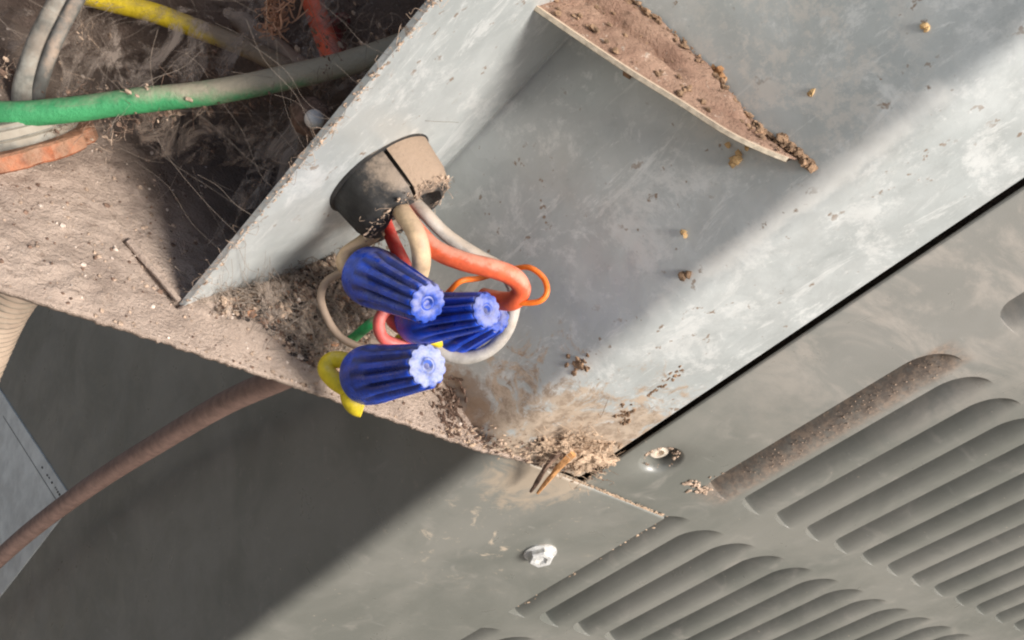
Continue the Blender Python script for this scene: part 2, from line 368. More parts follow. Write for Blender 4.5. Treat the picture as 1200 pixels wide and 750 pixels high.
# ---------------------------------------------------------------- dusty shelf
front = [np.array(p) for p in ((-420, -27), tuple(shelf(0, 338)[:2]), tuple(shelf(190, 398)[:2]), tuple(shelf(380, 462)[:2]), tuple(shelf(480, 497)[:2]), tuple(shelf(562, 526)[:2]), tuple(shelf(640, 545)[:2]), (-1.0, 1.0))]
def front_y(x):
    for a, b in zip(front, front[1:]):
        if x <= b[0]: return a[1] + (b[1] - a[1]) * (x - a[0]) / (b[0] - a[0])
    return front[-1][1]
def post_y(x):                       # where the post stands on the shelf
    if x < F[0]: return 1e9
    if x < C1[0]: return F[1] + (C1[1] - F[1]) * (x - F[0]) / (C1[0] - F[0])
    if x < C2[0]: return C1[1] + (C2[1] - C1[1]) * (x - C1[0]) / (C2[0] - C1[0])
    return C2[1] + (G[1] - C2[1]) * (x - C2[0]) / (G[0] - C2[0])
s0, s1 = shelf(150, 284)[:2], shelf(209, 354)[:2]
def dust_h(x, y):
    h = 1.3 * mn.fractal(Vector((x * .05, y * .05, 1.7)), 1.0, 2.0, 5) + .55 * mn.fractal(Vector((x * .3, y * .3, 4.1)), .8, 2.0, 3)
    h = max(-.2, h) + .3
    dd = s1 - s0; L_ = np.linalg.norm(dd); dd = dd / L_; q = np.array([x, y]) - s0; t = q @ dd; c = q[0] * dd[1] - q[1] * dd[0]
    if -2 < t < L_ + 1:
        e = min(1, (t + 2) / 3)
        h += e * (-3.2 * math.exp(-((c - .2) / .9) ** 2) + (1.1 * math.exp(-abs(c) / 5) if c < 0 else .2))
    e = y - front_y(x)
    h *= min(1, max(0, e / 3))
    if x > F[0]:
        heap = 6.5 * math.exp(-((x + 92) / 15) ** 2 - ((y - post_y(x) + 8) / 11) ** 2) + 2.5 * math.exp(-((x + 112) / 12) ** 2 - ((y - 2) / 7) ** 2)
        h += heap * min(1, max(0, e / 6)) * (1 + .5 * mn.noise(Vector((x * .22, y * .22, 9))))
    return h
nx, ny = 330, 100
V = []; Fc = []
for j in range(ny + 1):
    for i in range(nx + 1):
        x = -235 + 234 * i / nx; y0 = front_y(x); ragged = .5 * mn.noise(Vector((x * .35, 0, 3))) + .5 * mn.noise(Vector((x * 1.1, 0, 8)))
        y = y0 + ragged * (j < 2) + (66 - y0) * (j / ny) ** 1.25
        V.append((x, y, dust_h(x, y) if j > 0 else -.1))
Fc = [(j * (nx + 1) + i, j * (nx + 1) + i + 1, (j + 1) * (nx + 1) + i + 1, (j + 1) * (nx + 1) + i) for j in range(ny) for i in range(nx)]
b = len(V)
for i in range(nx + 1): V.append((V[i][0], V[i][1] + .15, -1.5))
Fc += [(i + 1, i, b + i, b + i + 1) for i in range(nx)]
b2 = len(V)
V += [(-235, 66, -1.5), (-1, 66, -1.5)]; Fc += [tuple([b + i for i in range(nx, -1, -1)] + [b2, b2 + 1])]
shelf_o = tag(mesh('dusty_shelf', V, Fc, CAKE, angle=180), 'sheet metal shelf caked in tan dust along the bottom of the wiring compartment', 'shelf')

sm = MB(); P = [np.array([s0[0] + (s1[0] - s0[0]) * t, s0[1] + (s1[1] - s0[1]) * t, 0]) for t in np.linspace(0, 1, 9)]
P = [p + np.array([0, 0, max(.6, dust_h(p[0] - 2.5, p[1])) - .1]) for p in P]
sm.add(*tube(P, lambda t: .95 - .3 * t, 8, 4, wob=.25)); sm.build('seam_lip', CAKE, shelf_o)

# ---------------------------------------------------------------- compartment walls (behind the wires)
mb = MB(); N_ = 60
V = [(-235 + 160 * i / N_, 64 + 1.6 * mn.fractal(Vector((i * .35, j * .35, 0)), 1, 2, 4), -2 + 262 * j / N_) for j in range(N_ + 1) for i in range(N_ + 1)]
mb.add(V, [(j * (N_ + 1) + i, j * (N_ + 1) + i + 1, (j + 1) * (N_ + 1) + i + 1, (j + 1) * (N_ + 1) + i) for j in range(N_) for i in range(N_)])
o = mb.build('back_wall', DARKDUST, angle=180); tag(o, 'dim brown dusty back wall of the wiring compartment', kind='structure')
mb = MB(); mb.add(*prism([(-84.5, C1[1] + 3, -2), (-84.5, 70, -2), (-84.5, 70, 262), (-84.5, C1[1] + 3, 262)], (-1, 0, 0), 1.2))
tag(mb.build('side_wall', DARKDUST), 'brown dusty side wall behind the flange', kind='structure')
mb = MB(); mb.add(*prism([(-30, 46, -400), (700, 46, -400), (700, 46, 340), (-30, 46, 340)], (0, -1, 0), 1.2)); mb.add(*prism([(-31, 14, -3), (-31, 46, -3), (-31, 46, 340), (-31, 14, 340)], (1, 0, 0), 1.2))
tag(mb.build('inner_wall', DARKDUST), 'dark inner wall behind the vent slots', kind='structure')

# ---------------------------------------------------------------- louvered panel
X0, PITCH = 36.0, 17.75
NL = 17
root = thing('louvered_panel', 'beige grey painted cabinet panel with rows of long pressed vent slots', 'metal panel', (0, 0, -2))
def quad(mb, x0, x1, z0, z1, y=0):
    nxq = max(1, int((x1 - x0) / 12)); nzq = max(1, int((z1 - z0) / 12)); V = [(x0 + (x1 - x0) * i / nxq, y, z0 + (z1 - z0) * j / nzq) for j in range(nzq + 1) for i in range(nxq + 1)]
    mb.add(V, [(j * (nxq + 1) + i, j * (nxq + 1) + i + 1, (j + 1) * (nxq + 1) + i + 1, (j + 1) * (nxq + 1) + i) for j in range(nzq) for i in range(nxq)])
banks = [(-184.0, -99.0), (-86.0, -2.0), (13.0, 97.5), (112.0, 196.0)]
XE = X0 + PITCH * NL
sheet = MB(); zb = [-330.0]
for a, b_ in banks: zb += [a, b_]
zb += [330.0]
for i in range(0, len(zb), 2): quad(sheet, X0, XE, zb[i], zb[i + 1])
lip = [(2.3, .9), (2.2, .5), (2.5, .15), (3.0, .03), (3.8, 0)]
# panel left border, with a hole for the recessed screw
hc = panel(775, 540); hx, hz, hr = hc[0], hc[2], 7.4
quad(sheet, 3.8, X0, -330, hz - 12); quad(sheet, 3.8, X0, hz + 12, 330)
ring = []; sq = []; NR = 32
for k in range(NR):
    a = 2 * math.pi * k / NR; c, s_ = math.cos(a), math.sin(a); q = 12 / max(abs(c), abs(s_))
    ring.append((hx + hr * c, 0, hz + hr * s_)); sq.append((hx + c * q, 0, hz + s_ * q))

quad(sheet, hx + 12, X0, hz - 12, hz + 12)
xl = 3.8
sq = [(max(xl, p[0]), 0, p[2]) for p in sq]
prof = [(hr, 0), (hr - 1.0, .5), (hr - 2.0, 2.2), (hr - 2.3, 5.5)]
rings = [[(hx + r * math.cos(2 * math.pi * k / NR), d, hz + r * math.sin(2 * math.pi * k / NR)) for k in range(NR)] for r, d in prof]
allr = [sq] + rings
V = [p for r in allr for p in r]
sheet.add(V, [(i * NR + k, i * NR + (k + 1) % NR, (i + 1) * NR + (k + 1) % NR, (i + 1) * NR + k) for i in range(len(allr) - 1) for k in range(NR)])
for (xa, ya), (xb, yb) in zip(lip, lip[1:]):
    sheet.add([(xa, ya, -4), (xb, yb, -4), (xb, yb, 330), (xa, ya, 330)], [(0, 1, 2, 3)])
quad(sheet, XE, XE + 200, -330, 330)
sheet.build('sheet', PAINT, root, angle=40)
def louver(x0, z0, z1):
    """one pressed slot: sharp drop along the left edge, sloping back up to the sheet, rounded upper end"""
    W, w, d0 = PITCH, 14.6, 23.0
    rows = [(z0, 8.5, 0), (z0 + .08, 7.6, .9), (z0 + .7, 4.6, 1), (z0 + 1.8, 2.4, 1.0), (z0 + 3.4, .9, 1), (z0 + 5.2, .1, 1)]
    k = 8
    for i in range(1, k): rows.append((z0 + 5.2 + (z1 - 11 - z0 - 5.2) * i / k, 0, 1.0))
    for i in range(13):
        t = i / 12; rows.append((z1 - 11 + 11 * math.sin(t * math.pi / 2), 11.5 * (1 - math.cos(t * math.pi / 2)), 1.0))
    cols = [0, .05, .1, .16, .23, .31, .4, .5, .62, .75, .88, 1.0]
    V = []; C = 3 + len(cols)
    for z, a0, e in rows:
        V.append((x0, 0, z)); V.append((x0 + a0 + .25, 0, z))
        for c in cols:
            a = a0 + .45 + (w - a0 - .45) * c; dep = d0 * e * max(0, 1 - a / w) ** 2.0
            dep *= min(1, max(0, (z1 - z) / 3.5)) ** .5 if z1 - z < 3.5 else 1
            V.append((x0 + a, dep, z))
        V.append((x0 + W, 0, z))
    Fc = [(j * C + i, j * C + i + 1, (j + 1) * C + i + 1, (j + 1) * C + i) for j in range(len(rows) - 1) for i in range(C - 1)]
    return V, Fc
for z0, z1 in banks:
    for k in range(NL):
        x = X0 + k * PITCH
        px = A @ (np.array([x, 0, z1]) - CAM); qx = A @ (np.array([x, 0, z0]) - CAM)
        mesh('louver', *louver(x, z0, z1), PAINT, root, angle=38)

# ---------------------------------------------------------------- corner plate bent round the chamfered corner
ZT = -4.4
plan = [D0 + np.array([-187, 570, 0])] + arc(D0 + np.array([-187, 570, 0]), D0 + np.array([0, -1.3, 0]), np.array([60, -1.3, 0]), 7, 8) + [np.array([X0 + 3.0, -1.3, 0])]
full = []
for i in range(len(plan) - 1):
    k = max(1, int(np.linalg.norm(plan[i + 1] - plan[i]) / 8)); full += [plan[i] + (plan[i + 1] - plan[i]) * j / k for j in range(k)]
full.append(plan[-1]); n = len(full)
zs = [ZT, ZT - .25, ZT - .9] + [ZT - 6 - 9 * i for i in range(85)]
V = []
for iz, z in enumerate(zs):
    for i, p in enumerate(full):
        back = (.5, .12, 0)[iz] if iz < 3 else 0
        w = .35 * mn.noise(Vector((p[0] * .03, p[1] * .03, z * .03)))
        V.append((p[0], p[1] + back + w, z))
m = len(zs); K = n * m
V += [(v[0], v[1] + 1.1, v[2]) for v in V]
Fc = [(j * n + i, j * n + i + 1, (j + 1) * n + i + 1, (j + 1) * n + i) for j in range(m - 1) for i in range(n - 1)]
Fc += [(j * n + n - 1, (j + 1) * n + n - 1, K + (j + 1) * n + n - 1, K + j * n + n - 1) for j in range(m - 1)]
Fc += [(i, i + 1, K + i + 1, K + i) for i in range(n - 1)]
tag(mesh('corner_plate', V, Fc, PAINT, angle=60), 'plain painted plate bent round the corner, shaded on its left under the shelf', 'metal panel')

# ---------------------------------------------------------------- tapered ledge on the web
T = web(947, 191); Wp = web(722, -28); e1 = Wp - T; out_ = np.array([NW[0], NW[1], -0.33]); nl = np.cross(e1, out_); nl = nl / np.linalg.norm(nl); nl = nl if nl[2] > 0 else -nl
def ledge(px, py, off=0): return onpl(px, py, nl, T + nl * off)
fe = [ledge(x, y) for x, y in ((941, 189), (918, 183), (860, 157), (800, 119), (740, 82), (680, 42), (622, 2), (590, -20))]
we = [web(x, y, .6) for x, y in ((948, 191), (926, 180), (903, 165), (872, 134), (828, 82), (786, 40), (738, 4), (712, -22))]
root = thing('tapered_ledge', 'tapered metal ledge covered in pinkish dust, narrowing to a point on the web', 'metal ledge', T)
mb = MB(); NX, NY = 90, 22
fs, ws = spline(fe, 15), spline(we, 15); V = []
for i in range(len(fs)):
    for j in range(NY + 1):
        t = j / NY; p = fs[i] * (1 - t) + ws[i] * t
        wid = np.linalg.norm(fs[i] - ws[i])
        h = (.9 * mn.fractal(Vector(p * .12), 1, 2, 4) + .5 * mn.fractal(Vector(p * .5), 1, 2, 3) + .9) * min(1, 4 * t) * min(1, wid / 8)
        gx = (t * wid - wid * .55)
        if i > 57: h += min(1, (i - 57) / 8) * (-3.0 * math.exp(-(gx / 1.3) ** 2) + 2.0 * math.exp(-((gx - 2.8) / 1.5) ** 2))
        V.append(p + nl * h)
mb.add(V, [(i * (NY + 1) + j, i * (NY + 1) + j + 1, (i + 1) * (NY + 1) + j + 1, (i + 1) * (NY + 1) + j) for i in range(len(fs) - 1) for j in range(NY)])
mb.build('dust_layer', dust_mat('pinkish_dust', (.41, .265, .19), (.26, .155, .11), (.10, .06, .042)), root, angle=180)
mb = MB(); V = []
fs_all = fs; fs = fs[12:]; ws_all = ws; ws = ws[12:]
for p in fs:
    o_ = (p - CAM); d_ = np.array([NW[0], NW[1], 0])
    V += [p + nl * .25, p + d_ * .5 + nl * .05, p + d_ * .5 - nl * 1.0, p - nl * 1.2]
mb.add(V, [(i * 4 + a, i * 4 + a + 1, i * 4 + a + 5, i * 4 + a + 4) for i in range(len(fs) - 1) for a in range(3)])
b_ = len(mb.V)
mb.add([p - nl * 1.2 for p in fs] + [p - nl * 1.2 for p in ws], [(i, i + 1, len(fs) + i + 1, len(fs) + i) for i in range(len(fs) - 1)])
fs, ws_ = fs_all, ws_all; ws = ws_all
mb.build('rim', plain('bare_cream_metal', (.55, .47, .36), .6, .25, .5, (.42, .30, .21), sc=.5), root)
mb = MB()
for i in range(150):
    t = rnd.random() ** .7; k = int(t * (len(ws) - 1)); f = rnd.random(); p = ws[k] * f + fs[k] * (1 - f)
    mb.add(*chunk(p + nl * .9, rnd.choice((.2, .3, .4, .8)) * rnd.uniform(.7, 1.3), .6, nl))
for i in range(60): mb.add(*chunk(T + nl * .5 + e1 * rnd.uniform(-.03, .13) + out_ * rnd.uniform(0, 2.2), rnd.uniform(.35, 1.2), .9, nl))
for i in range(260):
    t = rnd.random(); k = int(t * (len(ws) - 1)); mb.add(*chunk(ws[k] + nl * rnd.uniform(.2, 1.4) + out_ * abs(rnd.gauss(0, .8)), rnd.choice((.2, .3, .45, .8)), .7, nl, 1.5))
o = mb.build('crumbs', MUD, root, angle=20); o['kind'] = 'stuff'

# ---------------------------------------------------------------- strain relief bushing through the flange
bc = flange(443, 199); ax = NF
root = thing('cable_bushing', 'black round cable bushing in the flange, its top half coated with tan dust', 'cable bushing', bc)
_, bu, bv = frame(ax)
def half(a0, a1, name, mat, shift):
    mb = MB(); o_ = bc + (bu * math.cos((a0 + a1) / 2) + bv * math.sin((a0 + a1) / 2)) * shift
    V, Fc = lathe(o_, ax, [(0, 12.9), (1.0, 13.2), (8.5, 12.5), (11.0, 11.8), (12.4, 10.4), (13.0, 8.2), (9.0, 5.2)], 24, a0=a0, a1=a1); V = [np.asarray(v) + bu * 1.0 * mn.noise(Vector(np.asarray(v) * .16)) + ax * .8 * mn.noise(Vector(np.asarray(v) * .3 + 9)) for v in V]; mb.add(V, Fc)
    m_ = 25
    mb.add([V[i * m_] for i in range(7)], [tuple(range(7))]); mb.add([V[i * m_ + 24] for i in range(7)], [tuple(range(7))])
    return mb.build(name, mat, root)
# split line runs along the axis and faces up left
sp = flange(492, 168); dq = sp - bc; asp = math.atan2(dq @ bv, dq @ bu)
ac = flange(418, 168); dq = ac - bc; ag = math.atan2(dq @ bv, dq @ bu)
cen = flange(520, 215) - bc; amid = math.atan2(cen @ bv, cen @ bu)
gap = math.atan2((flange(452, 120) - bc) @ bv, (flange(452, 120) - bc) @ bu)
ccw = 1 if ((amid - gap + math.pi) % (2 * math.pi) - math.pi) > 0 else -1
if ccw > 0:
    half(gap + .03, gap + math.pi - .03, 'half_shell', BLACKDUSTY, .12)['label'] = 'half coated in tan dust'
    half(gap - math.pi + .03, gap - .03, 'half_shell', BLACKHALF, .12)['label'] = 'bare black half'
else:
    half(gap - math.pi + .03, gap - .03, 'half_shell', BLACKDUSTY, .12)['label'] = 'half coated in tan dust'
    half(gap + .03, gap + math.pi - .03, 'half_shell', BLACKHALF, .12)['label'] = 'bare black half'
mb = MB(); mb.add(*lathe(bc, ax, [(.3, 14.0), (1.0, 13.9), (1.3, 13.4), (1.3, 10)], 40)); mb.build('collar', BLACK, root)
mb = MB()
for k in range(260):
    a = rnd.uniform(0, 6.28); r = rnd.uniform(8.5, 12.2); q = bc + ax * (12.6 - .35 * max(0, r - 10)) + (bu * math.cos(a) + bv * math.sin(a)) * r
    mb.add(*chunk(q, rnd.choice((.15, .22, .3, .5)), .6, ax, 1.6)) if rnd.random() < .7 else mb.add(*fibre(q, q + np.array([rnd.gauss(0, 1.5), rnd.gauss(0, 1.5), rnd.gauss(0, 1.5)]), .2, .06, n=3))
o = mb.build('dust_crust', CRUMBS[0], root, angle=40); o['kind'] = 'stuff'
mb = MB(); mb.add(*lathe(bc, ax, [(1.5, 10.8), (10.5, 10.8)], 24)); mb.build('core', BLACK, root)

# ---------------------------------------------------------------- wires of the splice
def wire(name, label, pts, r_px, mat, seg=14, cat='wire', group=None, wob=.05):
    P = [at(*p) for p in pts]; dm = sum(p[2] for p in pts) / len(pts)
    mb = MB(); mb.add(*tube(P, r_px * dm / FPX, seg=seg, n=8, wob=wob, seed=len(label)))
    return tag(mb.build(name, mat, angle=60), label, cat, group)
wire('wire', 'thick orange red wire arching from the bushing round to the right blue nut', [(462, 235, 206), (486, 268, 199), (510, 292, 196), (542, 306, 195), (578, 315, 196), (602, 325, 198), (611, 339, 200), (602, 352, 202), (585, 352, 205), (566, 348, 208)], 11.5, ORANGE)
wire('wire', 'thin bright orange wire making a small loop right of the orange red wire', [(520, 350, 205), (528, 340, 203), (541, 329, 202), (562, 326, 205), (590, 318, 206), (606, 314, 203), (622, 314, 201), (637, 326, 200), (641, 342, 199), (632, 353, 199), (612, 355, 200), (592, 352, 202)], 3.5, THINOR, seg=8)
wire('wire', 'cream wire dropping from the bushing behind the upper left blue nut', [(462, 236, 203), (474, 252, 196), (488, 275, 193), (494, 303, 195), (489, 328, 201), (476, 348, 206)], 11, CREAM)
wire('wire', 'short cream wire bending into the base of the upper left blue nut', [(446, 268, 206), (425, 284, 207), (406, 298, 206), (404, 312, 205), (418, 322, 205), (432, 325, 204)], 9, CREAM)
wire('wire', 'grey wire curving behind the orange red wire and under the right nuts', [(478, 230, 208), (498, 250, 206), (524, 276, 208), (560, 300, 210), (588, 316, 212), (602, 340, 213), (601, 366, 213), (591, 392, 214), (572, 411, 214), (548, 419, 214), (526, 416, 214), (508, 402, 214)], 8, GREYW)
wire('wire', 'dark red wire leaving the bushing beside the cream wire', [(448, 250, 209), (456, 272, 208), (464, 290, 206), (474, 310, 206), (484, 332, 208), (520, 350, 210)], 8, RED)
wire('wire', 'faded red wire hooked in a loop left of the middle blue nut', [(480, 352, 214), (460, 358, 209), (447, 370, 207), (444, 384, 207), (450, 397, 208), (466, 403, 210), (486, 402, 212)], 7, PINKRED)
wire('wire', 'short salmon wire end inside the faded red loop', [(478, 388, 216), (466, 383, 212), (457, 372, 212), (456, 356, 216)], 7, PINKRED)
wire('wire', 'short green wire showing between the dirt and the faded red loop', [(462, 366, 216), (440, 376, 213), (424, 388, 216), (410, 400, 224)], 6, GREEN)
wire('wire', 'yellow wire bulging left of the lowest blue nut', [(432, 432, 206), (410, 424, 208), (390, 422, 209), (382, 432, 208), (392, 446, 207), (408, 456, 207), (424, 460, 208)], 10, YELLOW)
wire('wire', 'yellow wire end hanging below the lowest blue nut over the shelf edge', [(430, 440, 208), (414, 450, 208), (409, 464, 207), (416, 476, 206), (425, 479, 206)], 10.5, YELLOW)
wire('wire', 'pale yellow wire stub between the middle and lowest blue nuts', [(468, 398, 216), (490, 396, 209), (508, 398, 211), (520, 404, 215)], 7, YELLOW)
wire('wire', 'thin dusty tan wire looping over the dirt heap left of the nuts', [(420, 316, 214), (398, 321, 213), (382, 331, 213), (376, 349, 213), (383, 372, 213), (398, 394, 213), (420, 406, 213), (446, 410, 213)], 4.8, TANW, seg=10)

# ---------------------------------------------------------------- blue wire nuts
def wire_nut(label, bp, tp, rb=6.9, rt=4.5, spin=0.0, tipm=None):
    o_ = at(*bp); e_ = at(*tp); d_ = e_ - o_; Ln = np.linalg.norm(d_)
    root = thing('wire_nut', label, 'wire nut', o_, 'blue wire nuts')
    NF_ = 12
    def rib(a, dep, sharp):
        c = .5 + .5 * math.cos(NF_ * (a + spin)); return 1 - dep * (1 - min(1, 1.5 * c) ** sharp)
    pr = [(0, rb * .86), (.25, rb * .97), (1.2, rb), (4.2, rb * 1.0), (5.2, rb * .985)]
    K_ = 14
    for i in range(K_ + 1):
        t = i / K_; pr.append((5.6 + (Ln - 5.9) * t, rb * .985 + (rt - rb * .985) * t ** .9))
    pr += [(Ln, rt * .93)]
    dep = [0, 0, 0, 0, 0] + [(.01 + .75 * min(i / K_, .28)) * (1 - .35 * max(0, i / K_ - .7) / .3) for i in range(K_ + 1)] + [.11]
    mb = MB(); V, Fc = lathe(o_, d_, pr, 72, rf=lambda a, i: rib(a, dep[i], .8)); mb.add(V, Fc)
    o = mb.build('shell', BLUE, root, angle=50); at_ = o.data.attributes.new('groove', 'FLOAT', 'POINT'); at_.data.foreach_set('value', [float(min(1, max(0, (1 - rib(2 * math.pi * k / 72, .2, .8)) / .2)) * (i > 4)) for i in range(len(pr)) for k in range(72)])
    mb = MB(); V, Fc = lathe(o_, d_, [(Ln - .2, rt * .9), (Ln + .35, rt * .93), (Ln + .6, rt * .84), (Ln + .6, rt * .42), (Ln + .35, rt * .34), (Ln + .5, rt * .26), (Ln + .15, rt * .16), (Ln - .3, rt * .1)], 72, rf=lambda a, i: rib(a, .10 if i < 3 else 0, .9)); mb.add(V, Fc)
    mb.build('tip', tipm or BLUETIP, root, angle=40)
    mb = MB(); V, Fc = lathe(o_, d_, [(-.1, rb * .8), (2.5, rb * .72), (2.6, .1)], 24); mb.add(V, Fc); mb.build('socket', BLACK, root)
    return root
wire_nut('blue wire nut highest and leftmost, tilted down over the cream wires', (431, 322, 206), (500, 355, 186), 6.9, 4.5, .1)
wire_nut('blue wire nut in the middle, its end by the orange loop', (486, 374, 211), (569, 364, 193), 6.2, 4.2, .3)
wire_nut('blue wire nut lowest of all, with yellow wires at its base', (428, 440, 204), (500, 429, 183), 6.8, 4.8, .2, plain('whitened_blue_plastic', (.05, .10, .38), .7, .5, .30, (.50, .50, .58), sc=.9))
wire_nut('blue wire nut mostly hidden beneath the middle one above the grey wire', (522, 394, 220), (579, 369, 205), 6.2, 4.4, .0)

# ---------------------------------------------------------------- wires and fittings inside the compartment
def soft_dirty(name, col, x0, x1, dcol=(.30, .23, .17)):
    """insulation whose dust coat thickens along its run (x in u)"""
    m = Mat(name); f = m.mth('ADD', m.step(m.comp(0), x0, x1), m.mth('MULTIPLY', m.mth('SUBTRACT', m.noise(.18, 6, .7), .5), 1.1))
    up = m.mth('MULTIPLY', m.step(m.nz(), -.2, .9), .55)
    c = m.mix(m.step(m.noise(.2, 4, .6), .3, .7), tuple(x * .75 for x in col), col)
    c = m.mix(m.step(m.mth('ADD', f, up), .35, 1.0, 0, .95), c, dcol); m.bump(m.noise(.7, 6, .7), .6, .8)
    return m.out(c, .6, 0, .35)
GREEN2 = soft_dirty('green_insulation_dusting_over', (.05, .29, .11), -172, -112, (.38, .32, .235))
wire('wire', 'long green wire crossing the top left in front of the other wires', [(-40, 128, 186), (10, 134, 186), (80, 129, 188), (160, 118, 190), (250, 108, 192), (340, 90, 194), (420, 70, 196), (490, 44, 199), (540, 10, 203)], 14.5, GREEN2, seg=18, wob=.04)
wire('wire', 'yellow wire slanting down from the top edge into brown dust', [(60, -18, 205), (120, 0, 207), (180, 15, 209), (240, 37, 212), (290, 57, 214), (330, 76, 216), (352, 90, 220)], 11.5, soft_dirty('yellow_insulation_dusting_over', (.72, .52, .02), -158, -136), seg=14)
wire('wire', 'grey brown dust coated wire end beside the yellow wire', [(278, 18, 222), (305, 44, 220), (330, 62, 219), (352, 80, 219), (372, 96, 221)], 13, TANW)
wire('wire', 'orange red wire hanging from the top edge behind the green wire', [(356, -30, 214), (364, -6, 213), (374, 25, 212), (384, 52, 212), (394, 82, 213)], 13, plain('faded_orange_insulation', (.72, .13, .06), .55, .3, .25, (.5, .28, .22)))
wire('wire', 'dark red dusty wire curling right of the orange red one at the top edge', [(425, -20, 226), (412, 5, 224), (396, 25, 224), (388, 45, 226), (398, 62, 230)], 13, plain('dark_red_insulation', (.27, .04, .04), .7, .4, .3))
wire('wire', 'grey wire pair running down at the left into a dark hole', [(92, -30, 196), (72, 0, 196), (53, 36, 197), (39, 70, 198), (30, 100, 200), (27, 128, 203)], 13.5, plain('pale_grey_cable', (.25, .24, .205), .7, .45, .5, (.24, .19, .145)))
wire('wire', 'thin grey wire alongside the grey pair at the upper left', [(110, -30, 195), (90, 0, 195), (70, 38, 196), (56, 72, 197), (46, 104, 200), (42, 128, 204)], 8, plain('dark_grey_insulation', (.14, .135, .12), .7, .3, .4))
o = wire('wire', 'dark slate wire behind the yellow wire near the top edge', [(150, -20, 224), (200, -2, 223), (240, 16, 223), (275, 30, 225)], 8, plain('slate_insulation', (.05, .06, .08), .6, .3, .3))
mb = MB(); p = at(370, 141, 187); q = at(361, 134, 206)
root = thing('wire_end', 'white rounded wire end in a fuzzy brown collar under the green wire', 'wire end', q)
mb.add(*lathe(q, p - q, [(0, 2.4), (15, 2.2), (17.5, 2.1), (19.0, 1.6), (19.8, .8), (20, .1)], 18)); mb.build('cap', WHITEP, root)
mb = MB(); mb.add(*lathe(q, p - q, [(0, 4.2), (12, 4.4), (16, 3.8), (17.2, 2.6)], 18, rf=lambda a, i: 1 + .2 * mn.noise(Vector((a * 2, i, 0)))))
mb.build('collar', CRUMBS[1], root)

# conduit connector standing on the shelf
cc = at(12, 182, 199); ca = A.T @ np.array([-.11, -.89, -.44]); ca /= np.linalg.norm(ca); rr = 18.6
root = thing('conduit_connector', 'grey round conduit connector with rusty brown locknut on the shelf', 'conduit fitting', cc)
mb = MB(); mb.add(*lathe(cc, ca, [(0, rr * .6), (0, rr * .97), (.4, rr), (3.4, rr), (3.9, rr * .96), (3.9, rr * .6)], 64, caps=(False, False), rf=lambda a, i: (1.0 - (.06 if (a * 8 / math.pi) % 2 < .3 else 0)) * (1 + .02 * mn.noise(Vector((math.cos(a) * 4, math.sin(a) * 4, i)))))); mb.build('locknut', COPPER, root)
mb = MB(); mb.add(*lathe(cc, ca, [(3.6, rr * .80), (4.6, rr * .85), (5.6, rr * .86), (5.9, rr * .835), (6.3, rr * .86), (7.8, rr * .85), (8.1, rr * .825), (8.5, rr * .84), (9.0, rr * .82), (9.4, rr * .74), (9.1, rr * .6), (8.6, rr * .3), (8.5, .1)], 48, caps=(False, False), rf=lambda a, i: 1 + .015 * mn.noise(Vector((math.cos(a) * 3, math.sin(a) * 3, i * .5))))); mb.build('threaded_ring', GREYC, root)

# ---------------------------------------------------------------- below the shelf
mb = MB(); P = [dark(x, y, o) for x, y, o in ((372, 424, 24), (327, 444, 22), (261, 474, 19), (187, 518, 17), (117, 562, 17), (47, 613, 18), (-3, 656, 19), (-80, 728, 22))]
mb.add(*tube(P, 4.3, 18, 8, wob=.0)); tag(mb.build('cable', BROWNW, angle=60), 'brown round cable running down left from under the shelf', 'cable')
root = thing('corrugated_hose', 'tan corrugated hose at the left edge below the shelf', 'hose', at(10, 380, 262))
P = [at(40, 300, 228), at(2, 350, 236), at(-22, 400, 244), at(-50, 470, 252)]
Q = spline(P, 40); mb = MB()
mb.add(*tube(Q, lambda t: 7.4 + .75 * math.sin(t * 150), 24, curve=False)); mb.build('hose_body', HOSE, root, angle=80)
# rating plate fixed on the shaded face
cr = dark(86, 588, .9); hd = cr - dark(-40, 397, .9); hd /= np.linalg.norm(hd); up = cr - dark(-8, 709, .9); up /= np.linalg.norm(up)
root = thing('rating_plate', 'light grey plate with small worn print in the lower left corner', 'label plate', cr)
mb = MB(); mb.add(*prism([cr, cr - hd * 150, cr - hd * 150 - up * 190, cr - up * 190], ND, .8)); mb.build('plate', PLATE, root)
mb = MB()
for row, (dz, x0, x1) in enumerate(((-5.5, 6, 46),)):
    x = x0
    while x < x1:
        wd = rnd.uniform(.8, 2.2); hgt = rnd.uniform(1.0, 1.7)
        if rnd.random() < .72:
            a_ = cr - hd * x + up * dz + ND * .12; mb.add([a_, a_ - hd * wd, a_ - hd * wd - up * hgt, a_ - up * hgt], [(0, 1, 2, 3)])
        x += wd + rnd.uniform(.5, 1.4)
mb.build('worn_print', INK, root, smooth=False)
mb = MB(); a_ = cr - up * 11 + ND * .1
mb.add([a_ - hd * 2, a_ - hd * 120, a_ - hd * 120 - up * .5, a_ - hd * 2 - up * .5], [(0, 1, 2, 3)]); mb.build('ruled_line', INK, root, smooth=False)

